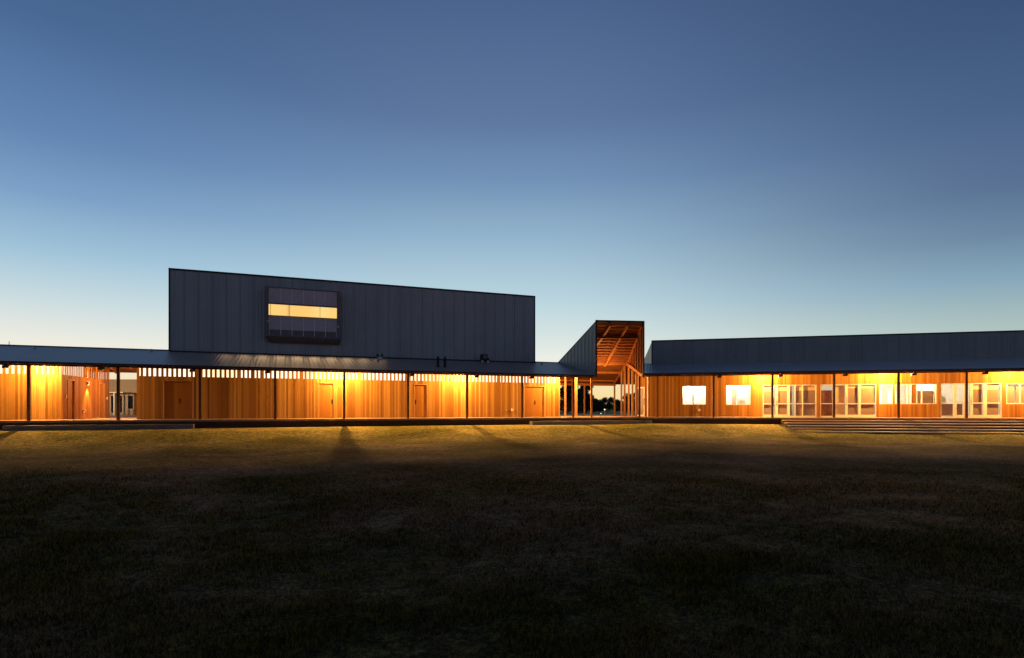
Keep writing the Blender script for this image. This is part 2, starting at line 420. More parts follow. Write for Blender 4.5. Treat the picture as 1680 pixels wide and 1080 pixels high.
# bay window
bt0, bt1 = 10.20-4.98-.06, 14.62-4.98-.06
bay = MB(); zb0, zb1 = 4.98-3.0, 8.0-3.0; DP = .75
bay.box(bt0, bt0+.20, -DP, -.002, zb0, zb1)
bay.box(bt1-.22, bt1, -DP, -.002, zb0, zb1-.02)
bay.box(bt0+.2, bt1-.22, -DP+.10, -.002, zb1-.06, zb1-.001)
bay.hexa([(bt0+.25,-DP+.45,zb0-.30),(bt1-.02,-DP+.45,zb0-.30),(bt1-.02,-.002,zb0-.30),(bt0+.25,-.002,zb0-.30),
          (bt0,-DP-.03,zb0-.012),(bt1+.02,-DP-.03,zb0-.012),(bt1+.02,-.002,zb0-.012),(bt0,-.002,zb0-.012)])
bay.box(bt0, bt1+.02, -DP-.03, -.01, zb0-.01, zb0+.08)
BAY = bay.build('bay_window', M['baymetal'], H)
zl0, zl1 = 6.26-3.0, 6.93-3.0
x0, x1 = bt0+.20, bt1-.22
MB().box(x0, x1, -DP+.14, -DP+.18, zl1+.10, zb1-.06).build('upper_panel', M['baypanel'], BAY)
MB().box(x0, x1, -DP+.14, -DP+.18, zb0+.42, zl0-.06).build('lower_panel', M['baypanel'], BAY)
MB().box(x0, x1, -DP+.15, -DP+.19, zb0+.08, zb0+.42).build('spandrel', M['baymetal'], BAY)
MB().box(x0, x1, -DP+.06, -DP+.14, zl1, zl1+.09).build('transom', M['baymetal'], BAY)
MB().box(x0, x1, -DP+.06, -DP+.14, zl0-.05, zl0).build('transom', M['baymetal'], BAY)
cuts = [x0, x0+.12, x0+1.12, x0+2.98, x1]
for i, (a, b_) in enumerate(zip(cuts, cuts[1:])):
    MB().box(a+.012, b_-.012, -DP+.12, -DP+.13, zl0, zl1).build('pane', M['baylit'], BAY)
MB().box(x0+1.19, x0+1.215, -DP+.10, -DP+.118, zl0, zl1).build('glazing_bar', M['baymetal'], BAY)
for i in range(7):
    x = x0+.04+i*(x1-x0-.08)/6
    MB().box(x-.02, x+.02, -DP+.10, -DP+.138, zl1+.10, zb1-.08).build('mullion', M['baybar'], BAY)
    MB().box(x-.02, x+.02, -DP+.10, -DP+.138, zb0+.08, zl0-.06).build('mullion', M['baybar'], BAY)
for x, z in ((x0-.03, zl0-.4), (x1+.06, zb0+.75)):
    MB().cyl((x, z), .05, .05, -DP-.06, -DP-.001, 10, 'y').build('bracket', M['baybar'], BAY)

# ------------------------------------------------------------------ east wing
E = empty('classroom_building', RP(0, 0, 0), AR)
tag(E, 'timber and glass classroom wing with low dark metal parapet, right of the gateway', 'building')
EZ0, EZ1 = 2.93, 4.06
def edge_t(d): return (-1.08+.2406*d*-1)/.9706   # gateway wall line in east-wing coordinates
ESL = (3.9-2.93)/5.0
def eroof(d): return 2.93+ESL*(d+.35)
ED = 5.3; EZR = eroof(ED)
corrugated(E, (edge_t(-.4), edge_t(ED)), (26, 26), -.40, ED, 2.93, EZR, M['roof_east'])
corrugated(E, (edge_t(ED), edge_t(10.95)), (26, 26), ED, 10.95, EZR, 2.78, M['roof'])
s = MB(); slab(s, (edge_t(-.3)+.15, edge_t(ED)+.15), (26, 26), -.30, ED, 2.84, EZR-.09, .03); s.build('verandah_soffit', M['lining'], E)
s = MB(); slab(s, (edge_t(ED)+.15, edge_t(10.9)+.15), (26, 26), ED, 10.9, EZR-.09, 2.70, .03); s.build('verandah_soffit', M['lining'], E)
MB().box(edge_t(-.4)+.02, 26, -.52, -.405, 2.80, 2.94).build('gutter', M['gutter'], E)
MB().box(edge_t(0)+.3, 26, -.05, .05, 2.74, 2.82).build('eave_beam', M['beam_dark'], E)
for t in (0, 3.6, 7.2, 10.8, 14.4, 18.0, 21.6, 25.2):
    w = .045 if t == 0 else .062
    MB().box(t-w, t+w, -.06, .06, 0, 2.74).build('verandah_post', M['post'], E)

WX0 = -.62
holes = [(1.72, 3.32, .84, 2.17), (4.64, 6.26, .82, 2.21), (7.02, 10.40, 0, 2.2), (10.62, 13.98, 0, 2.2),
         (14.16, 14.94, .86, 2.18), (15.05, 17.45, .86, 2.18), (17.66, 21.02, 0, 2.2), (21.24, 24.2, .85, 2.18)]
we = wall_mb(0, 26-WX0, 0, 3.3, [(a-WX0, b-WX0, c, d) for a, b, c, d in holes], .16)
we.build('wall', M['boards_east'], E, (WX0, 2.4, 0))

def glazed(name, parent, t0, t1, z0, z1, posts, rails, panes=True, fw=.05, doors=()):
    """frame with mullions (posts: (t, width)), rails (z, t0, t1); children: panes"""
    fr = MB()
    fr.box(t0, t0+fw, -.015, .10, z0, z1).box(t1-fw, t1, -.015, .10, z0, z1)
    fr.box(t0+fw, t1-fw, -.015, .10, z1-fw, z1)
    fr.box(t0+fw, t1-fw, -.012, .10, z0, z0+fw)
    for t, w in posts: fr.box(t-w/2, t+w/2, -.012, .095, z0+fw, z1-fw)
    for z, a, b, h in rails: fr.box(a, b, -.006, .085, z-h/2, z+h/2)
    o = fr.build(name, M['aluframe'], parent, (0, 2.44, 0))
    xs = [t0] + [p[0] for p in posts] + [t1]
    for a, b in zip(xs, xs[1:]):
        MB().box(a+.02, b-.02, .045, .053, z0+.02, z1-.02).build('pane', M['glass'], o)
    return o
# two plain lit windows
w1 = glazed('window', E, 1.72, 3.32, .84, 2.17, [(2.45, .09)], [], fw=.03)
w2 = glazed('window', E, 4.64, 6.26, .82, 2.21, [], [], fw=.035)
w3 = glazed('window', E, 14.16, 14.94, .86, 2.18, [], [], fw=.06)
w4 = glazed('window', E, 15.05, 17.45, .86, 2.18, [(15.79, .05), (16.0, .05), (16.62, .05)], [], fw=.05)
w5 = glazed('window', E, 21.24, 24.2, .85, 2.18, [(22.0, .05), (22.9, .05)], [], fw=.06)
MB().box(16.03, 16.30, .03, .06, .91, 2.13).build('timber_infill', M['boards_east'], w4)
def handles(parent, t, y=-.06):
    h = MB()
    for z, r in ((1.28, .03), (1.05, .035), (.86, .03)): h.cyl((t, z), r, r, y, y+.045, 8, 'y')
    h.cyl((t+.0, y-.02), .012, .012, .82, 1.32, 8)
    h.v[-16:] = [(t+(x-t), y-.012+(yy-(y-.02)), z) for x, yy, z in h.v[-16:]]
    return h.build('handle', M['steel'], parent)
g1 = glazed('glass_door', E, 7.02, 10.40, 0, 2.2, [(7.66, .16), (7.92, .16), (8.67, .14), (9.08, .03), (9.54, .05)],
            [(.90, 7.07, 10.35, .05), (.10, 7.07, 8.6, .12)])
g2 = glazed('glass_door', E, 10.62, 13.98, 0, 2.2, [(11.46, .07), (12.22, .13), (13.0, .12)],
            [(.90, 10.67, 13.93, .05), (.10, 11.5, 13.93, .12)])
g3 = glazed('glass_door', E, 17.66, 21.02, 0, 2.2, [(18.48, .16), (19.05, .2), (19.38, .16), (20.12, .2)],
            [(.92, 17.7, 20.97, .06), (.10, 18.5, 20.97, .12)])
for g_, ts in ((g1, (7.70, 7.90)), (g2, (12.22,)), (g3, (19.36,))):
    for t in ts: handles(g_, t)
# blinds and cream hoods just behind the glazing
def blinds(parent, spans, ztop):
    for a, b in spans:
        MB().box(a, b, .13, .145, .12, ztop).build('blind', M['blind'], parent)
        MB().box(a, b, .12, .135, ztop+.002, 2.12).build('pelmet', M['cream'], parent)
blinds(g1, [(7.14, 7.56), (8.02, 8.58)], 1.78)
blinds(g1, [(9.10, 9.52), (9.58, 10.34)], 1.80)
blinds(g2, [(12.32, 12.92), (13.08, 13.86)], 1.93)
MB().box(10.70, 11.40, .16, .18, .1, 1.8).build('timber_panel', M['boards_east'], g2)
MB().box(11.52, 12.14, .16, .18, .1, 2.1).build('cream_panel', M['cream'], g2)
blinds(g1, [(8.76, 8.90)], 1.75)
MB().box(17.75, 18.4, .13, .145, .12, .86).build('blind', M['blind'], g3)
MB().box(18.6, 18.93, .13, .145, .12, .86).build('blind', M['blind'], g3)
for a, b_ in ((21.42, 21.76), (21.86, 21.98), (22.1, 22.6), (22.7, 22.86), (23.1, 23.9)):
    MB().box(a, b_, .14, .15, .9, 1.95).build('curtain', M['blind'], w5)
MB().box(21.28, 21.40, .14, .17, .9, 2.1).build('timber_infill', M['boards_east'], w5)
blinds(g3, [(19.5, 20.0), (20.24, 20.9)], 1.78)

# return wall at the gateway, with a glazed door in it
rp0 = Vector((WX0, 2.4, 0)); ang = atan2(.93, -.36) - AR     # heading of the return in east-wing coordinates
re_ = wall_mb(.0, 1.75, 0, 3.2, [(.45, 1.5, 0, 2.15)], .14)
re_.v = [(x, -y, z) for x, y, z in re_.v]
re_.build('return_wall', M['boards_return'], E, (WX0-.002, 2.402, 0), ang)
rd = MB(); rd.box(.45, .55, -.02, .03, 0, 2.15).box(1.4, 1.5, -.02, .03, 0, 2.15).box(.55, 1.4, -.02, .03, 2.05, 2.15).box(.55, 1.4, -.02, .03, 0, .12)
rdo = rd.build('glass_door', M['aluframe'], E, (WX0-.002, 2.402, 0), ang)
MB().box(.55, 1.4, -.01, -.004, .12, 2.05).build('pane', M['glass'], rdo)
MB().box(.55, 1.4, -.10, -.09, .12, 2.05).build('blind', M['blind'], rdo)
handles(rdo, .5, .05)
MB().box(.0, .06, -.002, .05, 0, 2.9).build('corner_trim', M['aluframe'], E, (WX0-.02, 2.34, 0), ang)
ex = WX0+1.75*cos(ang); ey = 2.4+1.75*sin(ang)
MB().box(0, 6.3, -.12, 0, 0, 2.9).build('side_wall', M['boards_east'], E, (ex, ey, 0), pi/2)

# rooms behind the east wing glass
MB().box(.0, 26, 7.6, 7.75, .0, 3.0).build('rear_wall', M['interior'], E)
MB().box(-.3, 26, 2.6, 7.6, .005, .03).build('room_floor', M['interior_floor'], E)
MB().box(-.3, 26, 2.6, 7.6, 2.62, 2.66).build('room_ceiling', M['interior'], E)
for t in (-.35, 4.0, 6.6, 14.05, 17.55, 25.9):
    MB().box(t, t+.1, 2.58, 7.6, .03, 2.62).build('partition_wall', M['interior'], E)
MB().box(1.0, 3.9, 4.3, 4.36, .03, 2.62).build('partition_wall', M['interior'], E)
MB().box(4.1, 6.6, 4.8, 4.86, .03, 2.62).build('partition_wall', M['interior'], E)
# ceiling luminaires inside
for t, d, w in ((2.4, 3.4, 1.2), (5.2, 3.7, 1.4), (15.2, 5.0, 1.2), (16.8, 4.6, 1.2), (19.0, 5.2, 1.2), (22.6, 5.0, 1.4), (9.0, 5.5, 1.2), (12.2, 5.5, 1.2)):
    o = MB().box(t-w/2, t+w/2, d-.15, d+.15, 2.585, 2.617).build('ceiling_light', M['tubew'], E)

# low metal parapet volume on the east roof
X0p = -.39
PD = 4.5
pb = MB()
def pw(t, d): return (t, d)
zt = 5.64; zlow = 3.6
lt = -1.0 - .2406*(10.3-PD)*0
pts = []
# left end runs straight back (world +y); right end far outside the frame
bk = (X0p + (-.2406)*5.6, PD + .9706*5.6)
pb.hexa([(X0p, PD, zlow), (27, PD, zlow), (27, PD+5.4, 2.7), (bk[0], bk[1], 2.7),
         (X0p, PD, zt), (27, PD, zt), (27, PD+5.4, 3.25), (bk[0], bk[1], 3.15)])
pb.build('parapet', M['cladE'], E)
MB().box(X0p-.04, 27, PD-.05, PD+.1, zt-.02, zt+.06).build('parapet_flashing', M['flash'], E)
MB().box(X0p-.035, X0p+.03, PD-.045, PD-.002, 3.8, zt-.02).build('corner_flashing', M['flash'], E)
rb = MB()
for i in range(1, 37):
    x = X0p+i*.748
    if x < 26.5: rb.box(x-.012, x+.012, PD-.02, PD-.001, 3.7, zt-.06)
rb.build('parapet_seams', M['rib'], E)

# ------------------------------------------------------------------ gateway (tall skillion portal between the wings)
FL = LP(PT, -.35); FR = Vector((8.72, 38.45, 0))
G = empty('entrance_gateway', ((FL.x+FR.x)/2, (FL.y+FR.y)/2, 0), 0)
tag(G, 'tall open timber framed gateway with sloping metal roof joining the two wings', 'building')
ox, oy = G.location.x, G.location.y
def g_(p, z=None):
    return (p[0]-ox, p[1]-oy, p[2] if z is None else z)
ZF = 6.35; ZR = 4.10; ZB = 2.80
RL = LP(PT, 5.3); RRt = Vector((8.80, 43.9, 0)); BL = LP(PT, 10.95); BR = Vector((8.9, 50.0, 0))
def lerp(a, b, k): return a+(b-a)*k
def LW(k, z=0): p = lerp(FL, RL, k); return Vector((p.x, p.y, z))
def RW(k, z=0): p = lerp(FR, RRt, k); return Vector((p.x, p.y, z))
def zc(k): return lerp(ZF, ZR, k)
# roof sheet (front slope + back slope)
mb = MB()
mb.hexa([g_(LW(0, ZF-.06)), g_(RW(0, ZF-.06)), g_(RW(1, ZR-.06)), g_(LW(1, ZR-.06)), g_(LW(0, ZF)), g_(RW(0, ZF)), g_(RW(1, ZR)), g_(LW(1, ZR))])
mb.hexa([g_(RL, ZR-.065), g_(RRt, ZR-.065), g_(BR, ZB-.065), g_(BL, ZB-.065), g_(RL, ZR-.005), g_(RRt, ZR-.005), g_(BR, ZB-.005), g_(BL, ZB-.005)])
mb.build('roof', M['roof'], G)
mb = MB()
mb.hexa([g_(LW(0, ZF-.11)), g_(RW(0, ZF-.11)), g_(RW(1, ZR-.11)), g_(LW(1, ZR-.11)), g_(LW(0, ZF-.07)), g_(RW(0, ZF-.07)), g_(RW(1, ZR-.07)), g_(LW(1, ZR-.07))])
mb.hexa([g_(RL, ZR-.115), g_(RRt, ZR-.115), g_(BR, ZB-.115), g_(BL, ZB-.115), g_(RL, ZR-.075), g_(RRt, ZR-.075), g_(BR, ZB-.075), g_(BL, ZB-.075)])
mb.build('ceiling_lining', M['lining'], G)
# side walls: left is clad outside, bottom edge follows the west roof
nLt = Vector((cos(AL), sin(AL), 0))
lw = MB(); a = [LW(0, 2.70), LW(1, 3.98), LW(1, ZR-.07), LW(0, ZF-.07)]
lw.prism([g_(p) for p in a], nLt*.06); lwo = lw.build('side_wall', M['clad'], G)
rw = MB(); a = [RW(0, 2.80), RW(1, 3.95), RW(1, ZR-.07), RW(0, ZF-.07)]
rw.prism([g_(p) for p in a], (.06, 0, 0)); rw.build('side_wall', M['clad'], G)
# inner timber linings of both walls
lw = MB(); a = [LW(0, 2.72)+nLt*.065, LW(1, 3.98)+nLt*.065, LW(1, ZR-.12)+nLt*.065, LW(0, ZF-.12)+nLt*.065]
lw.prism([g_(p) for p in a], nLt*.02); lw.build('inner_lining', M['lining'], G)
rw = MB(); a = [RW(0, 2.82)-Vector((.025,0,0)), RW(1, 3.97)-Vector((.025,0,0)), RW(1, ZR-.12)-Vector((.025,0,0)), RW(0, ZF-.12)-Vector((.025,0,0))]
rw.prism([g_(p) for p in a], (.02, 0, 0)); rw.build('inner_lining', M['lining'], G)
# black edge trims of the mouth
dirF = (FR-FL).normalized()
tr = MB()
tr.beam(g_(FL+Vector((0,-.03,2.62))), g_(FL+Vector((0,-.03,ZF+.02))), .09, .09)
tr.beam(g_(FR+Vector((0.02,-.03,2.62))), g_(FR+Vector((0.02,-.03,ZF+.02))), .09, .09)
tr.build('edge_flashing', M['flash'], G)
MB().beam(g_(FL+Vector((-.04,-.032,ZF-.02))), g_(FR+Vector((.05,-.032,ZF-.02))), .09, .1).build('roof_flashing', M['flash'], G)
# battens across, rafters along, deep beams
for i in range(14):
    k = .04+i*.07
    MB().beam(g_(LW(k, zc(k)-.155)+nLt*.09), g_(RW(k, zc(k)-.155)-Vector((.03,0,0))), .07, .09).build('batten', M['structure'], G)
for u0, u1 in ((.30, .34), (.66, .66)):
    MB().beam(g_(lerp(LW(0, ZF-.27), RW(0, ZF-.27), u0)), g_(lerp(LW(1, ZR-.27), RW(1, ZR-.27), u1)), .14, .18).build('rafter', M['structure'], G)
MB().beam(g_(LW(.02, ZF-.3)+nLt*.14), g_(LW(1, ZR-.25)+nLt*.14), .07, .18).build('rafter', M['structure'], G)
MB().beam(g_(RW(.02, ZF-.3)-Vector((.09,0,0))), g_(RW(1, ZR-.25)-Vector((.09,0,0))), .07, .18).build('rafter', M['structure'], G)
MB().beam(g_(LW(.24, zc(.24)-.33)+nLt*.09), g_(RW(.24, zc(.24)-.33)-Vector((.03,0,0))), .1, .24).build('cross_beam', M['beam_dark'], G)
MB().beam(g_(LW(1, ZR-.10)+nLt*.09), g_(RW(1, ZR-.10)-Vector((.05,0,0))), .1, .30).build('ridge_beam', M['structure'], G)
for kk, zz, hh in ((.38, 3.40, .26), (.80, 2.86, .2)):
    p = lerp(RL, BL, kk); q = lerp(RRt, BR, kk)
    MB().beam(g_(p, zz+.08)[:3], g_(q, zz+.08)[:3], .08, hh).build('cross_beam', M['structure'], G)
p = lerp(RL, BL, .95); q = lerp(RRt, BR, .95)
MB().beam(g_(p, 2.62), g_(q, 2.62), .1, .2).build('rear_beam', M['structure'], G)
p = Vector((8.72, 38.6, 0)); q = Vector((8.65, 43.8, 0)); r_ = Vector((8.70, 49.2, 0))
MB().beam(g_(p, 2.78), g_(q, 4.0), .1, .2).build('roof_beam', M['structure'], G)
MB().beam(g_(q, 3.98), g_(r_, 2.72), .1, .2).build('roof_beam', M['structure'], G)
p = LP(PT+.12, 5.4); q = Vector((6.2, 49.7, 0))
MB().beam(g_(p, 3.9), g_(q, 2.70), .1, .2).build('roof_beam', M['structure'], G)
# studs on the inner right wall
for i in range(6):
    k = .07+i*.15; pt = RW(k)-Vector((.07,0,0)); zl = lerp(2.85, 4.0, k)
    MB().beam(g_(pt, zl), g_(pt, zc(k)-.14), .09, .06).build('stud', M['structure'], G)
# posts
def gpost(x, y, top, w, mat, name='post'):
    MB().box(x-ox-w/2, x-ox+w/2, y-oy-w/2, y-oy+w/2, 0, top).build(name, mat, G)
gpost(8.50, 38.62, 2.72, .12, M['post'])
for y in (40.1, 41.45, 42.75): gpost(8.62, y, 2.68+(y-38.6)*.235, .12, M['post_pale'])
gpost(8.52, 43.8, 4.0, .13, M['post_pale']); gpost(8.62, 45.6, 3.45, .12, M['post_pale']); gpost(8.68, 49.0, 2.62, .12, M['post_pale'])
pl = LP(PT-.15, 0.0); gpost(pl.x, pl.y, 2.60, .12, M['post_pale'])
pl = LP(30.0, 1.87); gpost(pl.x, pl.y, 3.1, .17, M['post_pale'])
pl = LP(30.1, 3.75); gpost(pl.x, pl.y, 3.5, .14, M['post_pale'])
gpost(6.2, 49.6, 2.6, .12, M['post_pale'])

# ------------------------------------------------------------------ deck
CO = None
def isect(d1, d2):   # where line d=d1 of the west frame meets d=d2 of the east frame
    # OL + t*uL + d1*nL = OR + s*uR + d2*nR
    A = np.array([[cos(AL), -cos(AR)], [sin(AL), -sin(AR)]])
    r = np.array([OR[0]-d2*sin(AR) - OL[0] + d1*sin(AL), OR[1]+d2*cos(AR) - OL[1] - d1*cos(AL)])
    t, s_ = np.linalg.solve(A, r); return LP(t, d1)
cf = isect(-.9, -.9); cb = isect(18.0, 18.0)
dk = MB()
dk.hexa([LP(-10,-.9,-.10), Vector((cf.x,cf.y,-.10)), Vector((cb.x,cb.y,-.10)), LP(-10,18,-.10), LP(-10,-.9,0), Vector((cf.x,cf.y,0)), Vector((cb.x,cb.y,0)), LP(-10,18,0)])
dk.hexa([Vector((cf.x,cf.y,-.10)), RP(27,-.9,-.10), RP(27,18,-.10), Vector((cb.x,cb.y,-.10)), Vector((cf.x,cf.y,0)), RP(27,-.9,0), RP(27,18,0), Vector((cb.x,cb.y,0))])
D = dk.build('verandah_deck', M['deck'])
tag(D, kind='structure')
fa = MB(); a = cf
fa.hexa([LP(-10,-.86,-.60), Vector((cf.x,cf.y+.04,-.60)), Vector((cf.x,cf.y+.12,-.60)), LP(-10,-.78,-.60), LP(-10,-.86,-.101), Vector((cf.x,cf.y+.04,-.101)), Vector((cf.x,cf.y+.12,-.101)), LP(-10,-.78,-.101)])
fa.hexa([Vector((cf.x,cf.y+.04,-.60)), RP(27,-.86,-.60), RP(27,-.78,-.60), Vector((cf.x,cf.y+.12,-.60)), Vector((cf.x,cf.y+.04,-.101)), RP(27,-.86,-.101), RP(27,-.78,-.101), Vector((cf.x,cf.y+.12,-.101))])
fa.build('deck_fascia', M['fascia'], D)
no = MB()
no.hexa([LP(-10,-.945,-.055), Vector((cf.x,cf.y-.047,-.055)), Vector((cf.x,cf.y-.003,-.055)), LP(-10,-.903,-.055), LP(-10,-.945,.006), Vector((cf.x,cf.y-.047,.006)), Vector((cf.x,cf.y-.003,.006)), LP(-10,-.903,.006)])
no.hexa([Vector((cf.x,cf.y-.047,-.055)), RP(27,-.945,-.055), RP(27,-.903,-.055), Vector((cf.x,cf.y-.003,-.055)), Vector((cf.x,cf.y-.047,.006)), RP(27,-.945,.006), RP(27,-.903,.006), Vector((cf.x,cf.y-.003,.006))])
no.build('deck_nosing', M['deckedge'], D)

# low sleeper steps lying in front of the deck
def low_step(t0, t1, label):
    o = empty('low_step', LP(t0, -1.5, -.45), AL)
    tag(o, label, 'step')
    n = max(1, int(round((t1-t0)/3.7))); w = (t1-t0)/n
    for i in range(n):
        MB().box(i*w+.004, (i+1)*w-.004, -.22, .22, 0.0, .25).build('sleeper', M['sleeper'], o, bevel=.008)
    MB().box(t1-t0+.001, t1-t0+.02, -.215, .215, .03, .245).build('end_cap', M['deckedge'], o)
low_step(-.38, 7.11, 'long grey timber step on the grass below the leftmost verandah doors')
low_step(25.18, 33.7, 'long grey timber step on the grass before the open gateway')

# broad terraced stairs in front of the east wing
S = empty('broad_stairs', RP(7.55, -.9, -.9), AR)
tag(S, 'wide five tread timber stairs running down from the deck to the lawn', 'stairs')
for k in range(1, 6):
    dd = -.8*k; z = -.14*k + .9
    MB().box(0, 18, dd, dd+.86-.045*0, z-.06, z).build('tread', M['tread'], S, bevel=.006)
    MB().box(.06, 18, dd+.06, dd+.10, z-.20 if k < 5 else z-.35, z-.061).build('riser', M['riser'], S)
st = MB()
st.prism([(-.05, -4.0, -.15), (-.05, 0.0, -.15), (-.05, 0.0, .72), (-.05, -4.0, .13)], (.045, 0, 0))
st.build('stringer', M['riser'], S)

# ------------------------------------------------------------------ things fixed to the buildings
# small floodlights under the eaves
fl = empty('floodlight', (0, 0, 0))
MB().box(-.03, .03, -.03, .03, -.07, 0).build('bracket', M['black'], fl)
hd = MB(); hd.hexa([(-.16,-.10,-.22),(.10,-.10,-.20),(.10,.08,-.20),(-.16,.08,-.22),(-.14,-.09,-.09),(.12,-.09,-.07),(.12,.07,-.07),(-.14,.07,-.09)])
hd.build('lamp_head', M['black'], fl)
MB().box(-.12, .08, -.112, -.101, -.205, -.11).build('lens', M['dark_interior'], fl)
spots = [(LP(t, -.25, 2.66), AL) for t in (-.75, 2.98, 6.91, 10.45, 18.2, 22.14, 25.78)] + [(RP(t, -.25, 2.80), AR) for t in (3.95, 7.66, 11.38, 15.15, 18.87)]
where = ['under the west eave left of the first post from the left', 'under the west eave above the breezeway', 'under the west eave above the double door',
         'under the west eave beside the fourth post from the left', 'under the west eave above the third door', 'under the west eave right of the post below the roof pipes',
         'under the west eave above the rightmost double door', 'under the east eave above the wide single window', 'under the east eave above the first glass door',
         'under the east eave above the second glass door', 'under the east eave above the band of lit windows', 'under the east eave above the rightmost glass door']
for i, ((p, a), w_) in enumerate(zip(spots, where)):
    o = fl if i == 0 else copy_tree(fl)
    o.location = p; o.rotation_euler = (0, 0, a)
    tag(o, 'small black floodlight ' + w_, 'floodlight', 'floodlights along the eaves')

# warm verandah lamps on the walls: fixture + its real light
def lamp(name, loc, energy, color=(1.0, .54, .13), radius=.06, spot=None):
    ld = bpy.data.lights.new(name, 'SPOT' if spot else 'POINT'); ld.energy = energy; ld.color = color; ld.shadow_soft_size = radius
    if spot:
        ld.spot_size = radians(spot[0]); ld.spot_blend = spot[1]
    o = bpy.data.objects.new(name, ld); COL.objects.link(o); o.location = loc
    return o
def verandah_lamp(P, ang, t, label, energy, zl=3.0, d=1.4):
    o = empty('verandah_lamp', P(t, d, zl), ang)
    tag(o, label, 'lamp', 'warm lamps under the verandahs')
    MB().box(-.30, .30, -.06, .06, .0, .035).build('housing', M['white'], o)
    MB().box(-.27, .27, -.045, .045, -.03, -.001).build('diffuser', M['tube'], o)
    l = lamp('lamp_light', P(t, d, zl-.085), energy, radius=.03)
    return o
EN = 1600
verandah_lamp(LP, AL, -.12, 'warm batten lamp under the soffit beside the first post from the left', EN*.75)
verandah_lamp(LP, AL, 14.50, 'warm batten lamp under the soffit just right of the second door', EN)
verandah_lamp(LP, AL, 21.70, 'warm batten lamp under the soffit below the pair of roof pipes', EN)
verandah_lamp(LP, AL, 28.86, 'warm batten lamp under the soffit at the wall end beside the open gateway', EN)
verandah_lamp(RP, AR, 7.12, 'warm batten lamp under the soffit at the first glass door', EN, 3.12)
verandah_lamp(RP, AR, 14.40, 'warm batten lamp under the soffit left of the band of lit windows', EN, 3.12)
verandah_lamp(RP, AR, 21.50, 'warm batten lamp under the soffit right of the last glass door', EN, 3.12)
# hidden fill lights added in the gateway and behind the breezeway
lamp('gateway_fill', (6.6, 42.2, 2.4), 400, (1, .48, .15), .12)
lamp('gateway_fill', LP(29.6, 9.2, 2.0), 300, (1, .48, .15), .12)
lamp('rear_fill', LP(2.9, 6.0, 2.4), 520, (1, .52, .18), .12)
for t, d, e in ((2.4, 3.5, 200), (5.2, 3.7, 170), (15.2, 4.6, 110), (16.9, 4.4, 130), (19.3, 5.0, 130), (22.8, 5.0, 130), (9.0, 5.5, 60), (12.2, 5.5, 60)):
    lamp('room_light', RP(t, d, 2.35), e*1.6, (1, .86, .64), .15)
# hidden spots added under the bay window to wash the low roof
for t, e in ((8.0, 9), (9.0, 16), (10.0, 22), (11.0, 26), (12.0, 28), (13.0, 28), (14.0, 26), (15.0, 22), (16.0, 15), (17.0, 8)):
    l = lamp('added_roof_wash', LP(t, 4.72, 4.45), e*.6, (1, .64, .32), .45, (125, 1.0))
    l.rotation_euler = (LP(t, 1.6, 3.05)-l.location).to_track_quat('-Z', 'Y').to_euler()
# up and down wall light on the breezeway return wall
p = ret_loc(3.1, .0, 2.0); wp = W.matrix_world
def Wl(p): 
    x, y, z = p; q = LP(x, y, z); return q
q = Wl(ret_loc(3.1, .06, 2.0))
ul = empty('wall_light', q, AL+ra-pi/2)
tag(ul, 'up and down wall light glowing on the breezeway return wall between two doors', 'wall light')
m = MB(); m.cyl((0, 0), .055, .055, -.09, .09, 14).build('body', M['steel'], ul)
MB().box(-.06, -.03, -.04, .04, -.05, .05).build('back_plate', M['steel'], ul)
MB().cyl((0, 0), .04, .04, .091, .095, 12).build('lens', M['tube'], ul)
MB().cyl((0, 0), .04, .04, -.095, -.091, 12).build('lens', M['tube'], ul)
for zz, rx in ((2.13, pi), (1.87, 0)):
    l = lamp('spot_light', Wl(ret_loc(3.1, .13, zz)), 450 if rx else 700, (1, .56, .15), .03, (75, .9)); l.rotation_euler = (rx, 0, 0)
# signs, sockets and a tap on walls
def plate(name, P, label, cat, w=.16, h=.16, mat='white'):
    pos, ang = P
    o = MB().box(-w/2, w/2, -.03, -.002, -h/2, h/2).build(name, M[mat], None, pos, ang, bevel=.004)
    tag(o, label, cat); return o
sg1 = plate('wall_sign', (Wl(ret_loc(.47, .0, 1.2)), AL+ra), 'small white square door sign at the front edge of the breezeway return wall', 'sign')
sg2 = plate('wall_sign', (Wl(ret_loc(5.95, .0, 1.2)), AL+ra), 'small white square door sign at the back end of the breezeway return wall', 'sign')
for s_ in (sg1, sg2):
    tx = MB()
    for z in (.035, -.005, -.045): tx.box(-.05, .05, -.033, -.0305, z-.006, z+.006)
    tx.build('lettering', M['black'], s_)
def socket(pos, ang, label):
    o = empty('wall_socket', pos, ang); tag(o, label, 'socket')
    MB().box(-.08, .08, -.05, -.002, -.08, .08).build('cover', M['white'], o, bevel=.006)
    MB().box(-.06, .06, -.12, -.05, .02, .07).build('hood', M['white'], o, bevel=.004)
socket(Wl(ret_loc(2.55, 0, .42)), AL+ra, 'white weatherproof socket low on the breezeway return wall below the wall light')
socket(LP(25.46, 2.4, .47), AL, 'white weatherproof socket low on the west wall left of the rightmost double door')
socket(RP(2.85, 2.4, .47), AR, 'white weatherproof socket low on the east wall below the paired windows')
tp = empty('garden_tap', LP(25.05, 2.4, .45), AL); tag(tp, 'small brass tap on the west wall beside the white socket', 'tap')
MB().cyl((0, 0), .018, .018, -.11, -.002, 8, 'y').build('spout', M['steel'], tp)
MB().box(-.045, .045, -.10, -.075, .03, .045).build('handle', M['white'], tp)

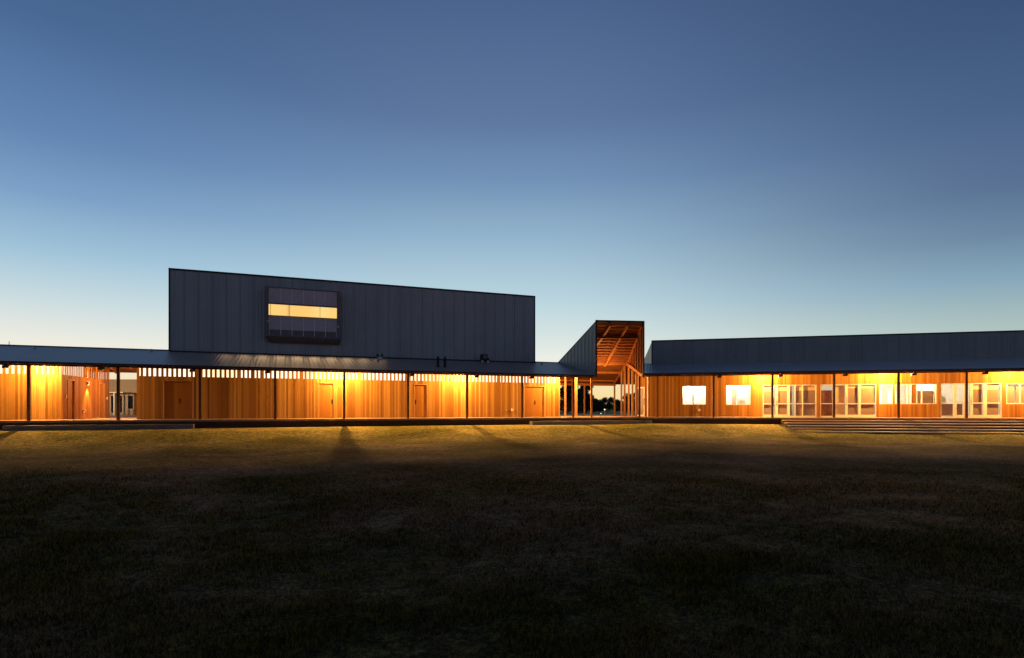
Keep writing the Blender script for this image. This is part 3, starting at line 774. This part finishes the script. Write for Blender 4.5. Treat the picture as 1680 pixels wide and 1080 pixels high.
# roof fittings
def vent(t, d, label):
    z = roof_z(d)
    o = empty('roof_pipe', LP(t, d, z), AL); tag(o, label, 'roof pipe', 'pair of black roof pipes')
    MB().cyl((0, 0), .12, .09, -.02, .10, 14).build('collar', M['black'], o)
    MB().cyl((0, 0), .085, .085, .10, .40, 14).build('pipe', M['black'], o)
    m = MB(); m.cyl((0, 0), .085, .12, .40, .46, 14); m.cyl((0, 0), .12, .05, .46, .66, 14); m.build('cowl', M['black'], o)
vent(20.15, 1.45, 'black cowled roof pipe on the low roof, left one of the pair')
vent(20.60, 1.45, 'black cowled roof pipe on the low roof, right one of the pair')
z = roof_z(4.2)
o = empty('exhaust_unit', LP(24.1, 4.2, z), AL); tag(o, 'dark boxed exhaust fan on two pale round feet against the tall metal box', 'exhaust fan')
MB().box(-.22, .18, -.2, .25, .16, .55).build('housing', M['black'], o, bevel=.01)
MB().cyl((-.02, .36), .14, .14, -.23, -.201, 16, 'y').build('grille', M['baymetal'], o)
for x in (-.12, .28):
    MB().cyl((x, 0), .07, .07, -.02, .15, 12).build('foot', M['steel'], o)
MB().box(.19, .34, -.1, .1, .14, .30).build('motor', M['black'], o)
z = roof_z(4.3)
o = empty('roof_spotlight', LP(17.0, 4.3, z), AL); tag(o, 'twin headed spotlight on a small pale bracket at the foot of the tall box', 'spotlight')
MB().box(-.14, .14, -.08, .08, .0, .14).build('base', M['steel'], o, bevel=.005)
for x in (-.16, .13):
    m = MB(); m.cyl((x, .24), .075, .05, -.14, .08, 12, 'y'); m.build('lamp_head', M['black'], o)
MB().box(-.15, .15, -.02, .02, .14, .18).build('bracket', M['black'], o)
def cap(t, d, label):
    o = empty('roof_vent', LP(t, d, roof_z(d)), AL); tag(o, label, 'roof vent')
    MB().cyl((0, 0), .10, .08, -.02, .05, 12).build('collar', M['steel'], o)
    MB().cyl((0, 0), .05, .05, .05, .12, 12).build('pipe', M['black'], o)
cap(-1.30, 4.6, 'tiny steel roof vent near the left end of the ridge')
cap(4.1, 4.7, 'tiny steel roof vent just left of the tall box')
cap(28.3, 3.9, 'tiny steel roof vent just right of the tall box')
cap(16.7, 3.0, 'tiny steel roof vent below the twin headed spotlight')
ant = empty('antenna', LP(-2.66, 5.3, 4.0), AL); tag(ant, 'short thin mast on the ridge at the left edge', 'antenna')
MB().cyl((0, 0), .018, .014, 0, .22, 8).build('mast', M['black'], ant)
MB().box(-.05, .05, -.05, .05, 0, .03).build('foot_plate', M['black'], ant)

# furniture in the lit rooms
def cupboard(t, d, w, h, label, z=.03, mat='cupboard', shelves=3):
    o = empty('cupboard', RP(t, d, z), AR); tag(o, label, 'cupboard')
    MB().box(0, w, 0, .45, 0, h).build('carcass', M[mat], o, bevel=.008)
    for i in range(shelves):
        MB().box(.03, w-.03, -.02, -.001, h*(i+.06)/shelves, h*(i+.92)/shelves).build('drawer_front', M[mat], o)
        MB().box(w/2-.08, w/2+.08, -.035, -.02, h*(i+.5)/shelves, h*(i+.5)/shelves+.015).build('handle', M['black'], o)
cupboard(16.66, 3.2, .85, 1.72, 'pale timber drawer cupboard behind the right pane of the lit window band')
cupboard(5.55, 3.9, .55, 1.25, 'pale cupboard inside the wide single window', mat='interior')
o = MB().box(0, .32, 0, .05, .03, 2.0).build('inner_door', M['blind'], None, RP(5.30, 4.72, 0), AR); tag(o, 'brown door standing in the room behind the wide single window', 'door')
def table(t, d, label):
    o = empty('table', RP(t, d, .03), AR); tag(o, label, 'table')
    MB().box(0, 1.3, 0, .65, .72, .75).build('table_top', M['cupboard'], o)
    for x in (.04, 1.22):
        for y in (.04, .58): MB().box(x, x+.04, y, y+.04, 0, .72).build('leg', M['steel'], o)
table(14.2, 3.3, 'plain classroom table behind the leftmost pane of the lit window band')
table(17.75, 3.4, 'plain classroom table just inside the last glass door')
o = MB().box(0, .45, 0, .06, 0, .62).build('display_board', M['white'], None, RP(17.98, 3.55, .79), AR, bevel=.01); tag(o, 'white board standing on the table inside the last glass door', 'board')
o = MB().box(0, .5, 0, .05, 0, .85).build('white_board', M['tubew'], None, RP(14.28, 4.0, .95), AR); tag(o, 'glaring lit screen behind the leftmost pane of the window band', 'screen')
o = MB().box(0, .45, 0, .05, 0, .75).build('white_board', M['tubew'], None, RP(15.3, 4.2, 1.0), AR); tag(o, 'glaring lit screen behind the pane next to the timber infill', 'screen')

# ------------------------------------------------------------------ building across the court, seen through the breezeway
bb = (181-840)/950*52
K = empty('court_building', (bb-5, 52, 0), 0); tag(K, 'pale ribbed metal building with dark windows seen through the breezeway', 'building')
kx = lambda px: (px-840)/950*52-(bb-5)
MB().box(kx(120), kx(260), .0, 6, 1.96, 3.2).build('upper_wall', M['beige'], K)
kh = [(kx(a), kx(b), c, d) for a, b, c, d in ((181, 188.5, .2, 1.75), (194, 199.5, .2, 1.75), (203, 205, .2, 1.75), (209, 217.5, .55, 1.75))]
wall_mb(kx(120), kx(217.6), 0, 1.955, kh, .2).build('lower_wall', M['beige'], K, (0, .1, 0))
MB().box(kx(217.7), kx(240), .15, .3, 0, 1.955).build('timber_panel', M['boards_return'], K)
for i, (a, b_, c, d) in enumerate(kh):
    f = MB(); f.box(a-.05, a, -.03, .12, c-.05, d+.05).box(b_, b_+.05, -.03, .12, c-.05, d+.05).box(a, b_, -.03, .12, d, d+.05).box(a, b_, -.03, .12, c-.05, c)
    fo = f.build('window', M['white'], K, (0, .1, 0))
    MB().box(a, b_, .06, .08, c, d).build('pane', M['dark_interior'], fo)
for px in (191.5, 202, 207.3):
    MB().box(kx(px)-.05, kx(px)+.05, -1.2, -1.1, 0, 1.95).build('post', M['white'], K)
MB().box(kx(120), kx(217.6), -1.3, 0-.01, 1.955, 2.03).build('canopy', M['white'], K)
lamp('court_fill', (bb+1.0, 47.5, 2.2), 480, (1, .62, .28), .2)  # unseen fill added to warm the court building
paving = MB().box(-46, -24, 40.6, 51.9, -.05, -.012).build('court_paving', M['deck']); tag(paving, kind='structure')

# ------------------------------------------------------------------ ground
def frames_d(x, y):
    dl = -(-(x-OL[0])*sin(AL) + (y-OL[1])*cos(AL)) - .9
    dr = -(-(x-OR[0])*sin(AR) + (y-OR[1])*cos(AR)) - .9
    return dl, dr
def ground_z(x, y):
    dl, dr = frames_d(x, y)
    s_ = np.minimum(dl, dr) ; 
    k = 1.5; hh = np.clip(.5+.5*(dr-dl)/k, 0, 1); s_ = dr*(1-hh)+dl*hh - k*hh*(1-hh)
    z = np.interp(s_, [-14, -11, -4, 0, .8, 2.5, 4.5, 7.0, 11.0, 16.0], [-.10, -.10, -.45, -.42, -.42, -.56, -.85, -1.0, -1.06, -1.1])
    z = z + .02*np.sin(x*.9+y*.35)*np.clip(s_/3, 0, 1)*np.clip(1-(s_-20)/40, 0, 1) + .012*np.sin(x*2.3-y*1.7)*np.clip(s_/3, 0, 1)*np.clip(1-(s_-20)/40, 0, 1)
    return z
def spaced(lo, hi, near_lo, near_hi, step, n):
    a = np.arange(near_lo, near_hi+step/2, step)
    left = near_lo - np.geomspace(step, near_lo-lo, n)[::-1] if lo < near_lo else np.array([])
    right = near_hi + np.geomspace(step, hi-near_hi, n)
    return np.concatenate([left, a, right])
gx = spaced(-2500, 2500, -45, 45, .45, 26); gy = spaced(-400, 3500, -6, 60, .4, 26)
XX, YY = np.meshgrid(gx, gy); ZZ = ground_z(XX, YY)
nx, ny = len(gx), len(gy)
verts = np.stack([XX.ravel(), YY.ravel(), ZZ.ravel()], 1)
idx = np.arange(nx*ny).reshape(ny, nx)
quads = np.stack([idx[:-1,:-1].ravel(), idx[:-1,1:].ravel(), idx[1:,1:].ravel(), idx[1:,:-1].ravel()], 1)
def fast_mesh(name, v, q, mat, smooth=True):
    me = bpy.data.meshes.new(name); k = q.shape[1]
    me.vertices.add(len(v)); me.vertices.foreach_set('co', v.astype(np.float32).ravel())
    me.loops.add(q.size); me.loops.foreach_set('vertex_index', q.astype(np.int32).ravel())
    me.polygons.add(len(q)); me.polygons.foreach_set('loop_start', np.arange(0, q.size, k, dtype=np.int32))
    try: me.polygons.foreach_set('loop_total', np.full(len(q), k, dtype=np.int32))
    except Exception: pass
    if smooth: me.polygons.foreach_set('use_smooth', np.ones(len(q), dtype=bool))
    me.update(calc_edges=True); me.validate()
    me.materials.append(mat)
    o = bpy.data.objects.new(name, me); COL.objects.link(o); return o

def mat_lawn(name, blades=False):
    m, nt, bs, out = new_mat(name); L = nt.links
    ge = N(nt, 'ShaderNodeNewGeometry')
    pos = ge.outputs['Position']
    n1 = N(nt, 'ShaderNodeTexNoise', Scale=.22, Detail=5.0, Roughness=.6, Distortion=.6); L.new(pos, n1.inputs['Vector'])
    n2 = N(nt, 'ShaderNodeTexNoise', Scale=6.0, Detail=8.0, Roughness=.78, Distortion=.8); L.new(pos, n2.inputs['Vector'])
    n3 = N(nt, 'ShaderNodeTexNoise', Scale=26.0, Detail=4.0, Roughness=.75); L.new(pos, n3.inputs['Vector'])
    s = math_(nt, 'ADD', math_(nt, 'MULTIPLY', n2.outputs[0], .50), math_(nt, 'MULTIPLY', n3.outputs[0], .50))
    s = math_(nt, 'ADD', s, math_(nt, 'MULTIPLY', math_(nt, 'SUBTRACT', n1.outputs[0], .5), .25))
    if blades: s = math_(nt, 'ADD', s, math_(nt, 'MULTIPLY', math_(nt, 'SUBTRACT', ge.outputs['Random Per Island'], .5), .34))
    green = ramp(nt, [(.40, (.009,.0075,.001)), (.50, (.062,.053,.006)), (.60, (.20,.155,.018))]); L.new(s, green.inputs[0])
    straw = ramp(nt, [(.40, (.012,.007,.003)), (.50, (.088,.056,.022)), (.60, (.30,.20,.10))]); L.new(s, straw.inputs[0])
    f = N(nt, 'ShaderNodeMapRange'); f.inputs[1].default_value = .34; f.inputs[2].default_value = .58; L.new(n1.outputs[0], f.inputs[0])
    # lamplight painted into the colour: brighter beside the deck, darker on the field
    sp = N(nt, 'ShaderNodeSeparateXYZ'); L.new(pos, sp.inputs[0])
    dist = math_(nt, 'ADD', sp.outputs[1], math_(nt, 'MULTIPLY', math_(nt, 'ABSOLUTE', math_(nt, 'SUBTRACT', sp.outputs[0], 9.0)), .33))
    lit_gain = N(nt, 'ShaderNodeMapRange', interpolation_type='SMOOTHSTEP'); lit_gain.inputs[1].default_value = 27; lit_gain.inputs[2].default_value = 38.5; lit_gain.inputs[3].default_value = 1.3; lit_gain.inputs[4].default_value = 5.4
    L.new(math_(nt, 'ADD', dist, math_(nt, 'MULTIPLY', n1.outputs[0], 4.0)), lit_gain.inputs[0])
    lf = N(nt, 'ShaderNodeMapRange'); lf.inputs[1].default_value = 1.3; lf.inputs[2].default_value = 4.6; lf.inputs[3].default_value = 1.0; lf.inputs[4].default_value = .25; L.new(lit_gain.outputs[0], lf.inputs[0])
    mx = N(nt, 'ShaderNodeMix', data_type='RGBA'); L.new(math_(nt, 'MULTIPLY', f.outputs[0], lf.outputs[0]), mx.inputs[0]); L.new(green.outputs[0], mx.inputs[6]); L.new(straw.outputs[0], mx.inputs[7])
    sc_ = N(nt, 'ShaderNodeVectorMath', operation='SCALE'); L.new(mx.outputs[2], sc_.inputs[0]); L.new(lit_gain.outputs[0], sc_.inputs['Scale'])
    L.new(sc_.outputs[0], bs.inputs['Base Color']); bs.inputs['Roughness'].default_value = .9; bs.inputs['Specular IOR Level'].default_value = .1
    if blades:   # thin leaves let the lamp light through
        tl = N(nt, 'ShaderNodeBsdfTranslucent'); L.new(sc_.outputs[0], tl.inputs[0]); mm = N(nt, 'ShaderNodeMixShader'); mm.inputs[0].default_value = .5
        L.new(bs.outputs[0], mm.inputs[1]); L.new(tl.outputs[0], mm.inputs[2]); L.new(mm.outputs[0], out.inputs[0])
        up = N(nt, 'ShaderNodeVectorMath', operation='ADD'); up.inputs[1].default_value = (0, 0, 1.6); L.new(ge.outputs['Normal'], up.inputs[0])
        un = N(nt, 'ShaderNodeVectorMath', operation='NORMALIZE'); L.new(up.outputs[0], un.inputs[0]); L.new(un.outputs[0], bs.inputs['Normal'])
    if not blades:
        bp = N(nt, 'ShaderNodeBump', Strength=.9, Distance=.05); L.new(s, bp.inputs['Height']); L.new(bp.outputs[0], bs.inputs['Normal'])
    return m
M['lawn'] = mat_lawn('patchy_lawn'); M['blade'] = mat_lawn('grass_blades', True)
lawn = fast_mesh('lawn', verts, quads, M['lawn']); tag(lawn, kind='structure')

# grass blades, denser near the viewer, everywhere up to the foot of the deck
def vnoise(x, y, sc_, seed):
    r = np.random.default_rng(seed); g = r.random((256, 256))
    X = x*sc_; Y = y*sc_; i = np.floor(X).astype(int); j = np.floor(Y).astype(int); fx = X-i; fy = Y-j
    fx = fx*fx*(3-2*fx); fy = fy*fy*(3-2*fy)
    g_2 = lambda a, b: g[a % 256, b % 256]
    return (g_2(i,j)*(1-fx)*(1-fy)+g_2(i+1,j)*fx*(1-fy)+g_2(i,j+1)*(1-fx)*fy+g_2(i+1,j+1)*fx*fy)
NB = 760000
u = rng.random(NB); yy = 3.2*(19/3.2)**(u**.72); wdt = yy*.98+1.0
xx = (rng.random(NB)*2-1)*wdt
dl, dr = frames_d(xx, yy); ss = np.minimum(dl, dr)
tR = (xx-OR[0])*cos(AR)+(yy-OR[1])*sin(AR); stairs_zone = (tR > 7.4) & (dr < 4.15)
tL = (xx-OL[0])*cos(AL)+(yy-OL[1])*sin(AL)
stepz = (dl < .85) & (((tL > -.5) & (tL < 7.2)) | ((tL > 25.1) & (tL < 33.8)))
keep = (ss > .03) & ~stairs_zone & ~stepz
clump = .55*vnoise(xx, yy, 1.1, 3)+.45*vnoise(xx, yy, 4.0, 4)
keep &= rng.random(NB) < np.clip((clump-.22)*2.6, .12, 1)*np.clip((19-yy)/11, 0, 1)
xx = xx[keep]; yy = yy[keep]; clump = clump[keep]; n = len(xx)
zz = ground_z(xx, yy)-.004
hgt = (.018+.040*rng.random(n))*(.6+.9*clump)*np.clip((21-yy)/8, .35, 1); wd = (.0020+.0009*rng.random(n))*np.clip(yy/4.5, 1, 2.6)
an = rng.random(n)*2*pi; lean = rng.random(n)*.9; la = rng.random(n)*2*pi
cx, cy = np.cos(an)*wd, np.sin(an)*wd
P0 = np.stack([xx-cx, yy-cy, zz], 1); P1 = np.stack([xx+cx, yy+cy, zz], 1)
P2 = np.stack([xx+np.cos(la)*lean*hgt, yy+np.sin(la)*lean*hgt, zz+hgt], 1)
V = np.stack([P0, P1, P2], 1).reshape(-1, 3); F = np.arange(3*n).reshape(-1, 3)
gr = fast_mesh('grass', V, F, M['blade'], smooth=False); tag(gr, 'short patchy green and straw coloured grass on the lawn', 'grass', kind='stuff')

# ------------------------------------------------------------------ trees behind the gateway
M['leaf'] = mat_plain('dark_leaves', (.035,.045,.02), .7, 0, .5, 3)
M['bark'] = mat_plain('bark', (.06,.045,.035), .9, 0, .3, 5)
def tree(x, y, h, r, label, group=None, leaves=2600, leaf=.13, low=.12, lobes=9, seed=1):
    R = np.random.default_rng(seed); gz = -.10
    o = empty('tree', (x, y, gz), R.random()*6); tag(o, label, 'tree', group)
    tk = MB(); tk.cyl((0, 0), r*.07+.04, r*.04+.02, -.1, h*.55, 8)
    for i in range(5):
        a = R.random()*2*pi; z0_ = h*(.25+.3*R.random()); q = Vector((cos(a)*r*.6, sin(a)*r*.6, z0_+h*.3)); tk.beam((0, 0, z0_), q, .05, .05)
    tk.build('trunk', M['bark'], o)
    C = []; 
    for i in range(lobes):
        a = R.random()*2*pi; q = R.random()**.5*r*.62; zc_ = h*(low+.1+(.82-low)*R.random()); rr = r*(.28+.25*R.random())
        C.append((cos(a)*q*(1-.35*zc_/h), sin(a)*q*(1-.35*zc_/h), zc_, rr))
    C.append((0, 0, h-r*.35, r*.36))
    C = np.array(C); k = R.integers(0, len(C), leaves); dirs = R.normal(size=(leaves, 3)); dirs /= np.linalg.norm(dirs, axis=1)[:, None]
    rad = R.random(leaves)**.4; pos = C[k, :3]+dirs*(C[k, 3]*rad)[:, None]*np.array([1, 1, .85]); pos[:, 2] = np.maximum(pos[:, 2], .03)
    a1 = R.normal(size=(leaves, 3)); a1 /= np.linalg.norm(a1, axis=1)[:, None]; a2 = np.cross(a1, R.normal(size=(leaves, 3))); a2 /= np.linalg.norm(a2, axis=1)[:, None]
    s_ = leaf*(.5+R.random(leaves))[:, None]
    V = np.stack([pos-a1*s_, pos+a2*s_*.5, pos+a1*s_, pos-a2*s_*.5], 1).reshape(-1, 3); F = np.arange(4*leaves).reshape(-1, 4)
    c = fast_mesh('crown', V, F, M['leaf'], smooth=False); c.parent = o
def px(x, Y): return (x-840)/950*Y
def hz(y, Y): return .55+(671-y)/950*Y+.10
tree(px(932, 100), 100, hz(622, 100), 2.3, 'broad loose tree at the left of the gateway opening, behind the yellow lit posts', None, 6000, .15, .05, 12, 3)
tree(px(961, 92), 92, hz(627, 92), 1.75, 'dense dark tree just left of the open sky in the gateway', None, 6500, .13, .0, 14, 5)
tree(px(949, 97), 97, hz(640, 97), 2.2, 'dark bushy tree filling the gap between the two tall ones', None, 6500, .14, .0, 12, 15)
tree(px(976, 110), 110, hz(653, 110), 1.7, 'rounded low tree sloping down to the tree line right of the tall dark tree', None, 3500, .13, .0, 10, 8)
tree(px(1031, 105), 105, hz(648, 105), 1.7, 'rounded tree behind the right hand gateway posts', None, 4500, .13, .0, 10, 6)
tree(px(1045, 95), 95, hz(642, 95), 1.1, 'slim tree seen beside the right front gateway post', None, 2500, .10, .3, 7, 9)
tree(px(1052, 100), 100, hz(654, 100), 2.0, 'low spreading tree behind the glazed return door', None, 4000, .13, .0, 10, 19)
for i in range(32):
    X = 832+i*8.5+random.uniform(-2, 2); Yd = random.uniform(150, 190)
    tree(px(X, Yd), Yd, hz(random.uniform(653.5, 659), Yd), random.uniform(1.8, 2.6), 'low dark tree in the far row along the horizon', 'trees of the far row', 1800, .18, .0, 9, 40+i)
# distant lamps
o = empty('bollard_light', (px(992, 75), 75, -.1)); tag(o, 'small glowing lamp post far off on the ground beyond the gateway', 'lamp post')
MB().cyl((0, 0), .03, .03, 0, .52, 8).build('pole', M['steel'], o)
b = bpy.data.meshes.new('lamp_head'); import bmesh
bm = bmesh.new(); bmesh.ops.create_uvsphere(bm, u_segments=12, v_segments=8, radius=.065); bm.to_mesh(b); bm.free(); b.materials.append(M['glow'])
h_ = bpy.data.objects.new('lamp_head', b); COL.objects.link(h_); h_.parent = o; h_.location = (0, 0, .56)
o = empty('ground_light', (px(985.8, 70), 70, -.1)); tag(o, 'tiny white ground lamp left of the glowing lamp post', 'lamp')
MB().cyl((0, 0), .06, .05, 0, .08, 10).build('body', M['steel'], o); MB().cyl((0, 0), .05, .03, .081, .13, 10).build('lens', M['glow'], o)
# ------------------------------------------------------------------ sky
wd = bpy.data.worlds.new('World'); sc.world = wd; wd.use_nodes = True; nt = wd.node_tree; nt.nodes.clear(); L = nt.links
out = N(nt, 'ShaderNodeOutputWorld'); bg = N(nt, 'ShaderNodeBackground'); L.new(bg.outputs[0], out.inputs[0])
tc = N(nt, 'ShaderNodeTexCoord'); nm = N(nt, 'ShaderNodeVectorMath', operation='NORMALIZE'); L.new(tc.outputs['Generated'], nm.inputs[0])
sp = N(nt, 'ShaderNodeSeparateXYZ'); L.new(nm.outputs[0], sp.inputs[0])
el = math_(nt, 'DIVIDE', math_(nt, 'ARCSINE', sp.outputs[2]), pi/2)      # 0 horizon .. 1 zenith
def s2l(c):
    return tuple(((v/255)/12.92 if v/255 <= .04045 else ((v/255+.055)/1.055)**2.4) for v in c)
def deg(d): return max(0, d/90)
left = ramp(nt, [(0, s2l((250,214,150))), (deg(2.0), s2l((250,226,185))), (deg(5), s2l((240,237,224))), (deg(8.6), s2l((200,219,224))), (deg(12.1), s2l((160,195,217))),
                 (deg(16.3), s2l((124,160,198))), (deg(20.4), s2l((99,134,179))), (deg(27.9), s2l((73,105,148))), (deg(48), s2l((34,48,76))), (1, s2l((15,21,34)))])
mid = ramp(nt, [(0, s2l((252,216,140))), (deg(1.9), s2l((252,228,168))), (deg(4.9), s2l((236,239,230))), (deg(7.5), s2l((212,227,226))), (deg(10.4), s2l((188,214,224))), (deg(16), s2l((150,183,206))),
                 (deg(21.3), s2l((116,147,184))), (deg(26.5), s2l((94,120,160))), (deg(35.2), s2l((75,100,141))), (deg(48), s2l((34,47,74))), (1, s2l((15,21,34)))])
right = ramp(nt, [(0, s2l((222,205,165))), (deg(4), s2l((192,203,190))), (deg(6.3), s2l((170,192,189))), (deg(9.9), s2l((130,163,184))), (deg(13), s2l((104,133,160))), (deg(16.3), s2l((87,111,146))),
                 (deg(22), s2l((71,96,134))), (deg(27.9), s2l((60,84,122))), (deg(46), s2l((30,42,66))), (1, s2l((15,21,34)))])
back = ramp(nt, [(0, s2l((100,98,112))), (deg(12), s2l((96,102,126))), (deg(30), s2l((62,74,106))), (deg(46), s2l((30,38,58))), (1, s2l((15,21,34)))])
for r in (left, mid, right, back): L.new(el, r.inputs[0])
az = math_(nt, 'ARCTAN2', sp.outputs[0], sp.outputs[1])     # 0 ahead, negative left
def mrange(v, a, b):
    n = N(nt, 'ShaderNodeMapRange', interpolation_type='SMOOTHSTEP'); n.inputs[1].default_value = a; n.inputs[2].default_value = b; L.new(v, n.inputs[0]); return n.outputs[0]
def mix(f, a, b):
    n = N(nt, 'ShaderNodeMix', data_type='RGBA'); L.new(f, n.inputs[0]); L.new(a, n.inputs[6]); L.new(b, n.inputs[7]); return n.outputs[2]
c = mix(mrange(az, -.72, -.05), left.outputs[0], mid.outputs[0])
c = mix(mrange(az, .02, .80), c, right.outputs[0])
ab = math_(nt, 'ABSOLUTE', math_(nt, 'ADD', az, .35))
c = mix(mrange(ab, 1.25, 2.3), c, back.outputs[0])
L.new(c, bg.inputs[0]); bg.inputs[1].default_value = 1.0

# ------------------------------------------------------------------ camera and render
cam = bpy.data.cameras.new('camera'); co = bpy.data.objects.new('camera', cam); COL.objects.link(co)
co.location = (0, 0, EYE); co.rotation_euler = (pi/2, 0, 0)
cam.sensor_width = 36; cam.lens = 950/1680*36; cam.shift_y = (671-540)/1680; cam.clip_end = 6000; cam.clip_start = .05
sc.camera = co
sc.view_settings.view_transform = 'Standard'; sc.view_settings.look = 'None'; sc.view_settings.exposure = 0; sc.view_settings.gamma = 1
sc.render.engine = 'CYCLES'
sc.cycles.use_denoising = True
sc.cycles.max_bounces = 8; sc.cycles.diffuse_bounces = 4; sc.cycles.glossy_bounces = 3; sc.cycles.transparent_max_bounces = 8
sc.cycles.caustics_reflective = False; sc.cycles.caustics_refractive = False
sc.cycles.sample_clamp_indirect = 6
